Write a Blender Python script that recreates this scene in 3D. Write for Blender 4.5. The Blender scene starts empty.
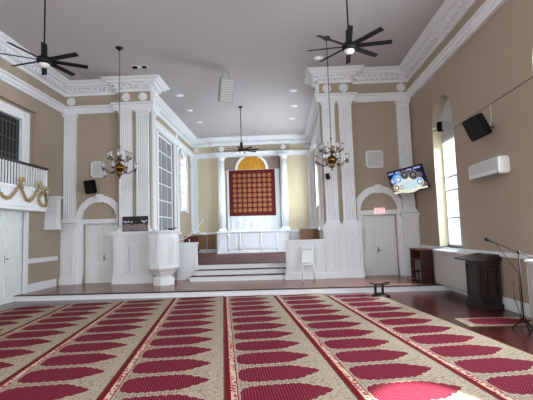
import bpy, bmesh, math, random
from mathutils import Vector, Matrix
random.seed(7)
PI=math.pi
C=bpy.context.scene.collection
# ------------------------------------------------------------------ materials
def mat(name,col,rough=.6,metal=0.,noise=0.,nscale=4.,bump=0.,bscale=40.,emit=None,es=0.,spec=.5,alpha=None,trans=0.):
    m=bpy.data.materials.new(name);m.use_nodes=True
    n=m.node_tree.nodes;l=m.node_tree.links;b=n['Principled BSDF']
    b.inputs['Base Color'].default_value=(*col,1);b.inputs['Roughness'].default_value=rough
    b.inputs['Metallic'].default_value=metal;b.inputs['Specular IOR Level'].default_value=spec
    b.inputs['Transmission Weight'].default_value=trans
    tc=n.new('ShaderNodeTexCoord')
    if noise:
        t=n.new('ShaderNodeTexNoise');t.inputs['Scale'].default_value=nscale;t.inputs['Detail'].default_value=4
        l.new(tc.outputs['Object'],t.inputs['Vector'])
        mx=n.new('ShaderNodeMix');mx.data_type='RGBA'
        mx.inputs[6].default_value=(*[c*(1-noise) for c in col],1);mx.inputs[7].default_value=(*[min(1,c*(1+noise)) for c in col],1)
        l.new(t.outputs['Fac'],mx.inputs[0]);l.new(mx.outputs[2],b.inputs['Base Color'])
    if bump:
        t=n.new('ShaderNodeTexNoise');t.inputs['Scale'].default_value=bscale
        l.new(tc.outputs['Object'],t.inputs['Vector'])
        bp=n.new('ShaderNodeBump');bp.inputs['Strength'].default_value=bump;bp.inputs['Distance'].default_value=.01
        l.new(t.outputs['Fac'],bp.inputs['Height']);l.new(bp.outputs['Normal'],b.inputs['Normal'])
    if emit: b.inputs['Emission Color'].default_value=(*emit,1);b.inputs['Emission Strength'].default_value=es
    return m
def srgb(r,g,b):
    f=lambda c:(c/255/12.92) if c<=10 else ((c/255+.055)/1.055)**2.4
    return (f(r),f(g),f(b))
M={}
M['chwall']=mat('cream_plaster',srgb(205,192,164),.75,noise=.03,nscale=1.5)
M['wall']=mat('tan_plaster',srgb(171,157,140),.75,noise=.03,nscale=1.5,bump=.05)
M['ceil']=mat('ceiling_paint',srgb(188,184,185),.8,noise=.015,nscale=.8)
M['white']=mat('white_paint',srgb(233,237,241),.42,noise=.015,nscale=2)
M['white2']=mat('white_door_paint',srgb(232,237,238),.35,noise=.01)
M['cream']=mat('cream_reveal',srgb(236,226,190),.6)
M['dark']=mat('black_metal',(.005,.005,.006),.5,spec=.25)
M['blackp']=mat('black_plastic',(.004,.004,.005),.8,spec=.1)
M['rail']=mat('dark_rail',srgb(45,25,22),.3)
M['brass']=mat('brass',srgb(128,96,48),.2,metal=1,noise=.2,nscale=9)
M['brassd']=mat('aged_brass',srgb(66,54,40),.35,metal=1)
M['grey']=mat('grey_box',srgb(176,176,178),.7,bump=.2,bscale=150)
M['lgrey']=mat('light_grey',srgb(205,208,208),.6)
M['mgrey']=mat('mid_grey',srgb(130,134,138),.45)
M['chrome']=mat('chrome',(.6,.6,.6),.2,metal=1)
M['rad']=mat('radiator_enamel',srgb(198,196,194),.45,noise=.02)
M['gold']=mat('gold_leaf',srgb(214,160,48),.45,metal=.35,noise=.25,nscale=3,bump=.3,bscale=9)
M['tinsel']=mat('gold_tinsel',srgb(176,154,112),.45,metal=.3,noise=.4,nscale=25)
M['lamp']=mat('lamp_diffuser',(.9,.9,.9),.4,emit=(1,.97,.93),es=.12)
M['cool']=mat('fan_dome',(.85,.85,.85),.3,emit=(1,1,1),es=.0)
M['glassw']=mat('shade_glass',(.92,.93,.93),.12,trans=.75)
M['leaf']=mat('dark_green',srgb(60,60,30),.6)
M['redcloth']=mat('dark_red_upholstery',srgb(84,18,22),.8,noise=.2,nscale=12)
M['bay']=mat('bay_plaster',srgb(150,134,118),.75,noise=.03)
M['brownwall']=mat('brown_dado',srgb(138,112,82),.7,noise=.05)
M['orange']=mat('sign_red',srgb(235,70,90),.5,emit=srgb(235,60,90),es=.6)
M['signw']=mat('sign_face',(.85,.85,.85),.4,emit=(1,.93,.93),es=.2)
M['blind']=mat('dark_window',(.02,.021,.02),.25,noise=.3,nscale=6)
M['bars']=mat('dark_bars',(.07,.07,.065),.5)
def wood(name,c1,c2,rough,axis,pw=.09,pl=1.4,bumpy=.15):
    m=bpy.data.materials.new(name);m.use_nodes=True
    n=m.node_tree.nodes;l=m.node_tree.links;b=n['Principled BSDF']
    tc=n.new('ShaderNodeTexCoord');mp=n.new('ShaderNodeMapping');l.new(tc.outputs['Object'],mp.inputs['Vector'])
    if axis=='Y': mp.inputs['Rotation'].default_value=(0,0,PI/2)
    if axis=='Z': mp.inputs['Rotation'].default_value=(0,PI/2,0)
    br=n.new('ShaderNodeTexBrick');br.inputs['Scale'].default_value=1;br.inputs['Brick Width'].default_value=pl;br.inputs['Row Height'].default_value=pw
    br.inputs['Mortar Size'].default_value=.003;br.inputs['Color1'].default_value=(*c1,1);br.inputs['Color2'].default_value=(*c2,1)
    br.inputs['Mortar'].default_value=(*[c*.35 for c in c1],1);l.new(mp.outputs[0],br.inputs['Vector'])
    mp2=n.new('ShaderNodeMapping');mp2.inputs['Scale'].default_value=(1.2,14,14);l.new(mp.outputs[0],mp2.inputs['Vector'])
    t=n.new('ShaderNodeTexNoise');t.inputs['Scale'].default_value=2;t.inputs['Detail'].default_value=6;l.new(mp2.outputs[0],t.inputs['Vector'])
    mx=n.new('ShaderNodeMix');mx.data_type='RGBA';mx.blend_type='MULTIPLY';mx.inputs[0].default_value=.5
    cr=n.new('ShaderNodeValToRGB');cr.color_ramp.elements[0].color=(.45,.4,.4,1);cr.color_ramp.elements[1].color=(1.15,1.1,1.1,1)
    l.new(t.outputs['Fac'],cr.inputs[0]);l.new(br.outputs['Color'],mx.inputs[6]);l.new(cr.outputs[0],mx.inputs[7]);l.new(mx.outputs[2],b.inputs['Base Color'])
    b.inputs['Roughness'].default_value=rough
    bp=n.new('ShaderNodeBump');bp.inputs['Strength'].default_value=bumpy;bp.inputs['Distance'].default_value=.003
    l.new(t.outputs['Fac'],bp.inputs['Height']);l.new(bp.outputs[0],b.inputs['Normal'])
    return m
M['floor']=wood('hall_floor_wood',srgb(88,36,34),srgb(66,27,26),.24,'X')
M['plat']=wood('platform_floor_wood',srgb(150,98,80),srgb(128,80,66),.26,'X')
M['chan']=wood('chancel_floor_wood',srgb(84,22,24),srgb(62,17,19),.6,'X')
M['mahog']=wood('mahogany',srgb(84,38,28),srgb(76,32,24),.35,'Z',5,9)
M['darkwood']=wood('dark_walnut',srgb(40,18,16),srgb(33,15,13),.5,'Z',5,9)
M['oak']=wood('brown_wood',srgb(128,92,60),srgb(120,84,54),.5,'X',5,9)
# ------------------------------------------------------------------ mesh helpers
class MB:
    def __init__(s): s.bm=bmesh.new(); s.mats=[]; s.mi=0
    def use(s,m):
        if m not in s.mats: s.mats.append(m)
        s.mi=s.mats.index(m); return s
    def _f(s,vs,smooth=False):
        try: f=s.bm.faces.new(vs)
        except ValueError: return
        f.material_index=s.mi; f.smooth=smooth
    def box(s,x0,x1,y0,y1,z0,z1,T=None,bev=0):
        pts=[(x,y,z) for z in (z0,z1) for (x,y) in ((x0,y0),(x1,y0),(x1,y1),(x0,y1))]
        if bev:
            tmp=bmesh.new();v=[tmp.verts.new(p) for p in pts]
            for f in ((3,2,1,0),(4,5,6,7),(0,1,5,4),(1,2,6,5),(2,3,7,6),(3,0,4,7)): tmp.faces.new([v[i] for i in f])
            bmesh.ops.bevel(tmp,geom=tmp.edges[:],offset=bev,segments=2,affect='EDGES')
            tmp.verts.index_update();mp=[s.bm.verts.new(T@q.co if T else q.co) for q in tmp.verts]
            for f in tmp.faces: s._f([mp[q.index] for q in f.verts])
            tmp.free();return s
        v=[s.bm.verts.new(T@Vector(p) if T else p) for p in pts]
        for f in ((3,2,1,0),(4,5,6,7),(0,1,5,4),(1,2,6,5),(2,3,7,6),(3,0,4,7)): s._f([v[i] for i in f])
        return s
    def prism(s,poly,fn,d0,d1):
        """poly: list of (u,v); fn(u,v,d)->xyz ; extruded between d0 and d1"""
        a=[s.bm.verts.new(fn(u,v,d0)) for u,v in poly];b=[s.bm.verts.new(fn(u,v,d1)) for u,v in poly]
        s._f(a[::-1]);s._f(b)
        for i in range(len(poly)): j=(i+1)%len(poly);s._f([a[i],a[j],b[j],b[i]])
        return s
    def lathe(s,prof,c=(0,0,0),n=20,T=None,smooth=True,rot=0):
        rings=[]
        for r,z in prof:
            ring=[]
            for i in range(n):
                a=rot+2*PI*i/n;p=Vector((c[0]+r*math.cos(a),c[1]+r*math.sin(a),c[2]+z));ring.append(s.bm.verts.new(T@p if T else p))
            rings.append(ring)
        for a,b in zip(rings,rings[1:]):
            for i in range(n): s._f([a[i],a[(i+1)%n],b[(i+1)%n],b[i]],smooth)
        s._f(rings[0][::-1]);s._f(rings[-1]);return s
    def tube(s,pts,r,n=8,T=None,closed=False):
        pts=[Vector(p) for p in pts];rings=[];N=len(pts)
        for i,p in enumerate(pts):
            if closed: d=pts[(i+1)%N]-pts[i-1]
            else: d=(pts[min(i+1,N-1)]-pts[max(i-1,0)])
            d.normalize();up=Vector((0,0,1)) if abs(d.z)<.95 else Vector((0,1,0))
            a=d.cross(up).normalized();b=d.cross(a)
            rr=r[i] if isinstance(r,(list,tuple)) else r
            ring=[]
            for k in range(n):
                q=p+(a*math.cos(2*PI*k/n)+b*math.sin(2*PI*k/n))*rr
                ring.append(s.bm.verts.new(T@q if T else q))
            rings.append(ring)
        prs=list(zip(rings,rings[1:]))+([(rings[-1],rings[0])] if closed else [])
        for a,b in prs:
            for k in range(n): s._f([a[k],a[(k+1)%n],b[(k+1)%n],b[k]],True)
        if not closed: s._f(rings[0][::-1]);s._f(rings[-1])
        return s
    def build(s,name,parent=None,loc=None,mats=None,sharp=True):
        bmesh.ops.recalc_face_normals(s.bm,faces=s.bm.faces[:])
        me=bpy.data.meshes.new(name);s.bm.to_mesh(me);s.bm.free()
        for m in s.mats: me.materials.append(m)
        o=bpy.data.objects.new(name,me);C.objects.link(o)
        if parent: o.parent=parent
        if loc: o.location=loc
        return o
def mb(m): return MB().use(M[m] if isinstance(m,str) else m)
def tag(o,label,cat,group=None,kind=None):
    if label:o['label']=label
    if cat:o['category']=cat
    if group:o['group']=group
    if kind:o['kind']=kind
    return o
def thing(name,label,cat,loc=(0,0,0),rz=0,group=None):
    o=bpy.data.objects.new(name,None);C.objects.link(o);o.location=loc;o.rotation_euler=(0,0,rz);o.empty_display_size=.1
    return tag(o,label,cat,group)
def orient(yaw,tilt,roll=0): return Matrix.Rotation(yaw,4,'Z')@Matrix.Rotation(tilt,4,'X')@Matrix.Rotation(roll,4,'Y')
def struct(o,label=None):
    o['kind']='structure'
    if label:o['label']=label
    return o
def sempty(name,label=None,loc=(0,0,0)):
    o=bpy.data.objects.new(name,None);C.objects.link(o);o.location=loc;return struct(o,label)
def dup(root,loc,rz,label,group=None):
    r=root.copy();C.objects.link(r);r.location=loc;r.rotation_euler=(0,0,rz);r['label']=label
    if group:r['group']=group
    for ch in list(root.children):
        c=ch.copy();C.objects.link(c);c.parent=r
        for g in list(ch.children):
            d=g.copy();C.objects.link(d);d.parent=c
    return r
# ------------------------------------------------------------------ dimensions
XL,XR=-7.5,4.5; YW=13.5; YB=13.3; YJ=13.85; YC=22.5; CL,CR=-5.0,1.87; JL,JR=-4.38,1.42
BL,BR=-5.52,2.5          # outer sides of the two pier blocks
H=.16; ZC=7.1; CH=.66; YP=11.07; YR=-6.0; TH=.35
def arcz(c,r,z,u): 
    d=r*r-(u-c)**2; return z+math.sqrt(max(d,0))
def wall(name,m,fn,u0,u1,z0,z1,openings,th=TH,label=None):
    """fn(u,z,d): d=0 room face, d=th back. openings: (a,b,zb,zs,arch)"""
    b=mb(m);cuts={u0,u1}
    for (a,c,zb,zs,ar) in openings:
        k=14 if ar else 1
        for i in range(k+1): cuts.add(a+(c-a)*i/k)
    cuts=sorted(x for x in cuts if u0<=x<=u1)
    for a,c in zip(cuts,cuts[1:]):
        mid=(a+c)/2;ops=sorted([o for o in openings if o[0]<mid<o[1]],key=lambda o:o[2])
        la=lc=z0
        for o in ops:
            if o[2]>max(la,lc)+.001: b.prism([(a,la),(c,lc),(c,o[2]),(a,o[2])],fn,0,th)
            if o[4]:
                cc=(o[0]+o[1])/2;r=(o[1]-o[0])/2;la,lc=arcz(cc,r,o[3],a),arcz(cc,r,o[3],c)
            else: la=lc=o[3]
        b.prism([(a,la),(c,lc),(c,z1),(a,z1)],fn,0,th)
    return struct(b.build(name),label)
# windows: (y0,y1,sill,spring,arched)
WR=[(10.3,11.7,1.15,4.6,True),(5.65,7.0,1.15,4.6,True),(1.0,2.35,1.15,4.6,True),(-3.6,-2.25,1.15,4.6,True)]
WLs=[(9.1,11.9,2.7,5.62,False),(1.0,2.35,1.15,4.5,True),(-3.6,-2.25,1.15,4.5,True)]
wall('wall_right','wall',lambda u,z,d:(XR+d,u,z),YR,YW,0,ZC,WR)
wall('wall_left','wall',lambda u,z,d:(XL-d,u,z),YR,YW,0,ZC,WLs+[(9.7,11.45,-.01,2.66,False)])
wall('wall_rear','wall',lambda u,z,d:(u,YR-d,z),XL,XR,0,ZC,[(.45,2.15,1.15,4.1,True)])
DLc,DRc=-6.21,3.24
wall('wall_back_left','wall',lambda u,z,d:(u,YW+d,z),XL,BL,0,ZC,[(DLc-.58,DLc+.58,-.01,2.2,False)])
wall('wall_back_right','wall',lambda u,z,d:(u,YW+d,z),BR,XR,0,ZC,[(DRc-.58,DRc+.58,-.01,2.2,False)])
b=mb('wall');b.box(BL,JL,YB,YJ,0,ZC);struct(b.build('wall_pier'),'tan pier left of the chancel opening')
b=mb('wall');b.box(JR,BR,YB,YJ,0,ZC);struct(b.build('wall_pier'),'tan pier right of the chancel opening')
WCl=[(16.05,18.5,1.75,6.0,False),(19.7,21.1,2.95,5.35,True)]
wall('wall_chancel_left','wall',lambda u,z,d:(CL-d,u,z),YJ,YC,0,ZC,WCl)
wall('wall_chancel_right','wall',lambda u,z,d:(CR+d,u,z),YJ,YC,0,ZC,[(19.7,21.1,2.95,5.35,True),(16.05,18.5,1.75,6.0,False)])
b=mb('chwall');b.box(CL-TH,CR+TH,YC,YC+TH,0,ZC);struct(b.build('wall_chancel_back'))
b=mb('ceil');b.box(XL-TH,XR+TH,YR-TH,YC+TH,ZC,ZC+.2);struct(b.build('ceiling'))
b=mb('floor');b.box(XL-TH,XR+TH,YR-TH,YP+.3,-.2,0);struct(b.build('floor'))
b=mb('plat');b.box(XL,XR,YP,YC,-.02,H);struct(b.build('platform'),'raised wooden platform floor in front of the chancel')
b=mb('white');b.box(XL,XR,YP-.02,YP,0,H-.018);struct(b.build('trim_1'),'white riser of the platform')
b=mb('darkwood');b.box(XL,XR,YP-.05,YP+.02,H-.018,H+.004);struct(b.build('trim_2'),'dark nosing of the platform edge')
# chancel steps
sr=(CH-H)/3
ys=[13.2,13.55,13.9];xs=[-3.08,-2.98,-2.9]
for i,y in enumerate(ys):
    z0=H+sr*i;z1=H+sr*(i+1)
    root=sempty('step',['lowest','middle','top'][i]+' white step up to the chancel')
    x0=xs[i] if i<2 else CL
    x1=.3 if i<2 else CR
    b=mb('white');b.box(x0,x1,y,y+.04,H,z1-.012);b.build('riser',root)
    b=mb('chan');b.box(x0,x1,y-.03,(ys[i+1]+.02) if i<2 else YC,z1-.012,z1);b.build('tread',root)
# ------------------------------------------------------------------ swept mouldings
PATH=[(XL,YR),(XL,YW),(BL,YW),(BL,YB),(JL,YB),(JL,YJ),(CL,YJ),(CL,YC),(-3.75,YC),(-3.75,22.35),(.6,22.35),(.6,YC),(CR,YC),(CR,YJ),(JR,YJ),(JR,YB),(BR,YB),(BR,YW),(XR,YW),(XR,YR)]
def offset(path,d):
    out=[]
    for i,p in enumerate(path):
        ns=[]
        if i>0:
            a=Vector(path[i])-Vector(path[i-1]);a.normalize();ns.append(Vector((a.y,-a.x)))
        if i<len(path)-1:
            a=Vector(path[i+1])-Vector(path[i]);a.normalize();ns.append(Vector((a.y,-a.x)))
        if len(ns)==1: o=ns[0]*d
        else:
            s=ns[0]+ns[1];o=s*(d/(1+ns[0].dot(ns[1])))
        out.append((p[0]+o.x,p[1]+o.y))
    return out
def sweep(name,path,prof,m,label,extra=None):
    b=mb(m);rings=[]
    for d,z in prof: rings.append([b.bm.verts.new((x,y,z)) for x,y in offset(path,d)])
    for A,B in zip(rings,rings[1:]):
        for i in range(len(path)-1): b._f([A[i],A[i+1],B[i+1],B[i]])
    for e in (0,-1): b._f([r[e] for r in rings])
    for i in range(len(path)-1): b._f([rings[0][i],rings[0][i+1],rings[-1][i+1],rings[-1][i]])
    if extra: extra(b)
    return struct(b.build(name),label)
def dentils(b,path=PATH,d0=.10,d1=.2,z0=6.78,z1=6.88,w=.09,pitch=.17):
    off=offset(path,d0)
    for i in range(len(path)-1):
        if path[i][1]<3 and path[i+1][1]<3: continue
        a=Vector(off[i]);c=Vector(off[i+1]);L=(c-a).length;t=(c-a).normalized();nn=Vector((t.y,-t.x));k=int(L/pitch)
        for j in range(k):
            p=a+t*((j+.5)*L/k)
            if p.y<3.5: continue
            q=[p-t*w/2,p+t*w/2,p+t*w/2+nn*(d1-d0),p-t*w/2+nn*(d1-d0)]
            b.prism([(v.x,v.y) for v in q],lambda u,v,d:(u,v,d),z0,z1)
sweep('trim_3',PATH,[(0,6.68),(.05,6.68),(.06,6.75),(.10,6.78),(.10,6.89),(.19,6.9),(.21,6.94),(.29,6.95),(.30,7.0),(.36,7.03),(.42,7.08),(.42,ZC-.001),(0,ZC-.001)],'white','white dentilled cornice around the ceiling',dentils)
sweep('trim_4',PATH,[(0,6.02),(.10,6.02),(.10,6.10),(.125,6.105),(.125,6.2),(.18,6.23),(.18,6.28),(0,6.30)],'white','white architrave band below the frieze')
# chair rails / baseboards on side walls
def board(name,label,x0,x1,y0,y1,z0,z1,m='white'):
    b=mb(m);b.box(x0,x1,y0,y1,z0,z1,bev=.008);return struct(b.build(name),label)
board('baseboard_left','white baseboard on left wall',XL,XL+.03,11.47,YP+2.0,H if False else 0,.4)
board('trim_5','white chair rail on left wall',XL,XL+.05,11.5,13.1,1.0,1.14)
board('baseboard_right','white baseboard on right wall',XR-.03,XR,YR,YP,0,.24)
board('trim_6','white chair rail on right wall',XR-.07,XR,YR,13.1,1.06,1.15)
board('trim_7','white chair rail on chancel back wall, left of altar',CL,-3.75,YC-.05,YC,1.68,1.8)
board('trim_8','white chair rail on chancel back wall, right of altar',.6,CR,YC-.05,YC,1.68,1.8)
board('baseboard_chancel','white baseboard at the chancel back wall',CL,-3.5,YC-.04,YC,CH,CH+.2)
for x0,x1 in ((CL,-3.75),(.6,CR)):
    b=mb('brownwall');b.box(x0,x1,YC-.012,YC,CH+.2,1.68);struct(b.build('dado'),'brown painted dado below the chancel chair rail')
# ------------------------------------------------------------------ pilasters (fluted)
def flute_profile(w,dep,nf):
    pts=[(-w/2,0),(-w/2,dep)];m=w*.08;fw=(w-2*m)/nf
    for i in range(nf):
        x=-w/2+m+i*fw;g=fw*.16
        pts.append((x+g,dep))
        for k in range(1,5):
            a=PI*k/5;pts.append((x+fw/2-math.cos(a)*(fw/2-g),dep-math.sin(a)*min(dep*.55,fw*.42)))
        pts.append((x+fw-g,dep))
    pts+=[(w/2,dep),(w/2,0)];return pts
def pilaster(c,w,face,z0,z1,ang=0,nf=5,label='',dep=.1):
    """face: point (x,y) of pilaster centre on the wall; ang rotates; outward = -Y at ang 0"""
    root=sempty('pilaster',label,(face[0],face[1],0));root.rotation_euler=(0,0,ang)
    pr=flute_profile(w,dep,nf)
    b=mb('white');b.prism([(u,-v) for u,v in pr],lambda u,v,d:(u,v,d),z0+.16,z1-.22);b.build('shaft',root)
    b=mb('white');b.box(-w/2-.06,w/2+.06,-dep-.07,0,z0,z0+.07);b.box(-w/2-.03,w/2+.03,-dep-.03,0,z0+.07,z0+.11,bev=.01);b.box(-w/2-.015,w/2+.015,-dep-.015,0,z0+.11,z0+.16);b.build('base',root)
    b=mb('white');b.box(-w/2-.01,w/2+.01,-dep-.01,0,z1-.22,z1-.19);b.box(-w/2,w/2,-dep,0,z1-.19,z1-.10);b.box(-w/2-.03,w/2+.03,-dep-.04,0,z1-.10,z1-.05);b.box(-w/2-.045,w/2+.045,-dep-.08,0,z1-.05,z1);b.build('capital',root)
    return root
PZ=1.87;PT=6.02
pilaster(0,.42,(-7.26,YW),2.22,PT,label='fluted corner pilaster by the balcony wall')
pilaster(0,.43,(-5.22,YB),PZ,PT,label='outer fluted pilaster left of the chancel')
pilaster(0,.42,(-4.64,YB),PZ,PT,label='inner fluted pilaster left of the chancel')
pilaster(0,.42,(1.68,YB),PZ,PT,label='inner fluted pilaster right of the chancel')
pilaster(0,.42,(2.24,YB),PZ,PT,label='outer fluted pilaster right of the chancel')
pilaster(0,.42,(4.22,YW),2.22,PT,label='fluted corner pilaster behind the television')
pilaster(0,.34,(JL,YJ-.24),PZ,PT,PI/2,nf=3,label='pilaster on the left jamb of the chancel',dep=.04)
pilaster(0,.34,(JR,YJ-.24),PZ,PT,-PI/2,nf=3,label='pilaster on the right jamb of the chancel',dep=.04)
for y,l in ((15.3,'left chancel wall before the tall window'),(19.05,'left chancel wall between the windows'),(22.2,'left chancel wall by the corner')):
    pilaster(0,.34,(CL,y),1.75,PT,PI/2,nf=4,label='pilaster on the '+l,dep=.07)
for y,l in ((15.3,'right chancel wall near the opening'),(19.05,'right chancel wall before the window'),(22.2,'right chancel wall by the corner')):
    pilaster(0,.34,(CR,y),1.75,PT,-PI/2,nf=4,label='pilaster on the '+l,dep=.07)
pilaster(0,.26,(-4.82,YC),1.8,PT,nf=3,label='narrow pilaster at the left of the chancel back wall',dep=.06)
pilaster(0,.26,(1.7,YC),1.8,PT,nf=3,label='narrow pilaster at the right of the chancel back wall',dep=.06)
# round columns at the back wall
def column(x,label):
    root=sempty('column',label,(x,22.12,0))
    b=mb('white');b.lathe([(.2,2.0),(.2,3.2),(.185,4.8),(.17,5.78)],n=28);b.build('shaft',root)
    b=mb('white');b.box(-.26,.26,-.26,.26,CH,1.74);b.box(-.27,.27,-.27,.27,1.74,1.84);b.lathe([(.25,1.84),(.255,1.87),(.25,1.9),(.215,1.92),(.225,1.96),(.2,2.0)],n=28);b.build('base',root)
    b=mb('white');b.lathe([(.17,5.78),(.195,5.8),(.18,5.84),(.18,5.88),(.23,5.94)],n=28);b.box(-.25,.25,-.25,.25,5.94,6.02);b.build('capital',root)
column(-3.28,'white round column left of the hanging rug');column(.21,'white round column right of the hanging rug')
# panelled pedestals
def panel(b,fn,u0,u1,v0,v1,r=.03,t=.018):
    t=max(.03,t*2.2);r=max(.022,r*.9)
    for (a,c,d,e) in ((u0,u1,v0,v0+r),(u0,u1,v1-r,v1),(u0,u0+r,v0+r,v1-r),(u1-r,u1,v0+r,v1-r)):
        b.prism([(a,d),(c,d),(c,e),(a,e)],fn,0,t)
    g=r+.035
    if u1-u0>3*g and v1-v0>3*g: b.prism([(u0+g,v0+g),(u1-g,v0+g),(u1-g,v1-g),(u0+g,v1-g)],fn,0,t*.9)
def pedestal(name,x0,x1,y,ywall,z0,z1,label,cols,rows):
    b=mb('white');b.box(x0,x1,y,ywall,z0,z1-.14)
    b.box(x0-.03,x1+.03,y-.03,ywall,z0,z0+.2);b.box(x0-.03,x1+.03,y-.03,ywall,z1-.15,z1-.1);b.box(x0-.07,x1+.07,y-.07,ywall,z1-.1,z1)
    fn=lambda u,v,d:(u,y-d,v)
    for k in range(cols):
        w=(x1-x0)/cols;a=x0+w*k+.05;c=x0+w*(k+1)-.05
        for (r0,r1) in rows: panel(b,fn,a,c,r0,r1)
    return struct(b.build(name),label)
pedestal('pedestal',BL-.1,JL+.06,YB-.16,YB,H,PZ,'white panelled pedestal under the left pilasters',2,[(.45,1.4),(1.46,1.72)])
pedestal('pedestal',JR-.06,BR+.08,YB-.16,YB,H,PZ,'white panelled pedestal under the right pilasters',3,[(.45,1.4),(1.46,1.72)])
pedestal('pedestal',XL+.005,-7.0,YW-.2,YW,H,2.2,'tall white pedestal under the corner pilaster at left',1,[(.45,1.2),(1.3,1.95)])
pedestal('pedestal',3.98,XR-.005,YW-.2,YW,H,2.2,'tall white pedestal under the corner pilaster at right',1,[(.45,1.2),(1.3,1.95)])
# frieze rosettes
def rosette(x,y,z,label,ang=0,r=.15):
    b=mb('white');T=Matrix.Translation((0,0,0))@Matrix.Rotation(PI/2,4,'X')
    b.lathe([(r,0),(r,.02),(r*.9,.04),(r*.78,.02),(r*.74,.02)],n=24,T=T)
    for k in range(8):
        a=2*PI*k/8;Tk=T@Matrix.Translation((math.cos(a)*r*.45,math.sin(a)*r*.45,.025))@Matrix.Rotation(a,4,'Z')
        b.lathe([(.045,0),(.04,.012),(.02,.02)],n=8,T=Tk@Matrix.Diagonal((1.1,.6,1,1)))
    b.lathe([(r*.2,.02),(r*.2,.04),(r*.08,.055)],n=12,T=T)
    o=b.build('rosette',None,(x,y,z));o.rotation_euler=(0,0,ang);return struct(o,label)
RZ=6.5
for x,y,l in ((-7.26,YW,'over the left corner pilaster'),(-5.22,YB,'over the outer pilaster left of the chancel'),(-4.64,YB,'over the inner pilaster left of the chancel'),
              (1.68,YB,'over the inner pilaster right of the chancel'),(2.24,YB,'over the outer pilaster right of the chancel'),(4.22,YW,'over the right corner pilaster'),
              (-3.28,22.35,'over the left column'),(.21,22.35,'over the right column'),(-4.75,YC,'in the left chancel corner'),(1.62,YC,'in the right chancel corner')):
    rosette(x,y,RZ,'white round rosette on the frieze '+l)
for y,l in ((YJ-.24,'jamb'),(15.3,'wall near the opening'),(19.05,'wall between the windows')):
    rosette(JL if l=='jamb' else CL,y,RZ,'white rosette on the left chancel '+l,PI/2)
# consoles (scrolled brackets) under the side cornices next to the blocks
def console(x,y,ang,label):
    b=mb('white')
    pts=[(0,6.4),(.05,6.36),(.1,6.38),(.12,6.44),(.09,6.5),(.1,6.56),(.16,6.62),(.2,6.68),(0,6.68)]
    b.prism(pts,lambda u,v,d:(d,-u,v),-.07,.07);o=b.build('console',None,(x,y,0));o.rotation_euler=(0,0,ang);return struct(o,label)
console(JL,YB+.1,PI/2,'white scrolled bracket on the left jamb');console(JR,YB+.1,-PI/2,'white scrolled bracket on the right jamb')
# ------------------------------------------------------------------ arched double doors
def arc_pts(cx,cz,r,n=28,a0=0,a1=PI): return [(cx+r*math.cos(a0+(a1-a0)*i/n),cz+r*math.sin(a0+(a1-a0)*i/n)) for i in range(n+1)]
def ring(b,cx,cz,r0,r1,fn,d0,d1,n=28):
    A=arc_pts(cx,cz,r0,n);B=arc_pts(cx,cz,r1,n)
    for i in range(n): b.prism([A[i],A[i+1],B[i+1],B[i]],fn,d0,d1)
def leaf(parent,name,fn,u0,u1,z0,z1,handle_u,m='white2',hz=1.0,rows=None):
    b=mb(m);b.prism([(u0,z0),(u1,z0),(u1,z1),(u0,z1)],fn,-.05,0)
    h=z1-z0
    for r0,r1 in (rows or ((.06,.3),(.36,.8),(.85,.96))): panel(b,fn,u0+.07,u1-.07,z0+h*r0,z0+h*r1,.02,.012)
    o=b.build(name,parent)
    if handle_u is not None:
        q=mb('dark');q.prism([(handle_u-.025,hz-.1),(handle_u+.025,hz-.1),(handle_u+.025,hz+.1),(handle_u-.025,hz+.1)],fn,0,.012)
        q.prism([(handle_u-.012,hz-.012),(handle_u+.012,hz-.012),(handle_u+.012,hz+.012),(handle_u-.012,hz+.012)],fn,.012,.05)
        q.prism([(handle_u-.012,hz-.015),(handle_u+.06,hz-.015),(handle_u+.06,hz+.01),(handle_u-.012,hz+.01)],fn,.05,.065);q.build('handle',o)
    return o
def arched_door(name,cx,label,hu,seam):
    root=sempty(name,label)
    fn=lambda u,v,d:(u,YW-d,v)
    sp=2.32;R=.80;r=.6
    b=mb('white')
    for s in(-1,1):
        a,c=sorted((cx+s*r,cx+s*R));b.prism([(a,H),(c,H),(c,sp),(a,sp)],fn,0,.07);b.prism([(a-.02,H),(c+.02,H),(c+.02,H+.2),(a-.02,H+.2)],fn,0,.09)
        b.prism([(a-.02,sp-.08),(c+.02,sp-.08),(c+.02,sp),(a-.02,sp)],fn,0,.09)
        e0,e1=sorted((cx+s*.58,cx+s*r)); b.prism([(e0,H),(e1,H),(e1,2.2),(e0,2.2)],fn,0,.07)
    b.build('door_frame',root)
    b=mb('white');ring(b,cx,sp,r,R,fn,0,.07);ring(b,cx,sp,R-.03,R+.02,fn,0,.1);ring(b,cx,sp,r,r+.03,fn,0,.09);b.build('arch',root)
    b=mb('white');b.prism([(cx-.07,sp+r-.03),(cx+.07,sp+r-.03),(cx+.1,sp+R+.06),(cx-.1,sp+R+.06)],fn,0,.14);b.build('keystone',root)
    b=mb('white');b.prism([(cx-r,2.18),(cx+r,2.18),(cx+r,sp),(cx-r,sp)],fn,0,.05);b.prism([(cx-r,sp-.03),(cx+r,sp-.03),(cx+r,sp+.01),(cx-r,sp+.01)],fn,0,.08);b.build('transom_bar',root)
    f2=lambda u,v,d:(u,YW+.14-d,v)
    b=mb('white');b.prism([(cx-.6,0),(cx+.6,0),(cx+.6,2.25),(cx-.6,2.25)],fn,-TH-.04,-.2);b.build('backing',root)  # unseen board added to stop outside light leaking around the leaves
    leaf(root,'door_leaf',f2,cx-.58,seam-.004,H,2.19,None)
    leaf(root,'door_leaf',f2,seam+.004,cx+.58,H,2.18,hu)
arched_door('door_1',DLc,'white double door under the arch at left',DLc+.08,DLc)
arched_door('door_2',DRc,'white double door under the arch at right',DRc-.03,DRc-.1)
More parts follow.
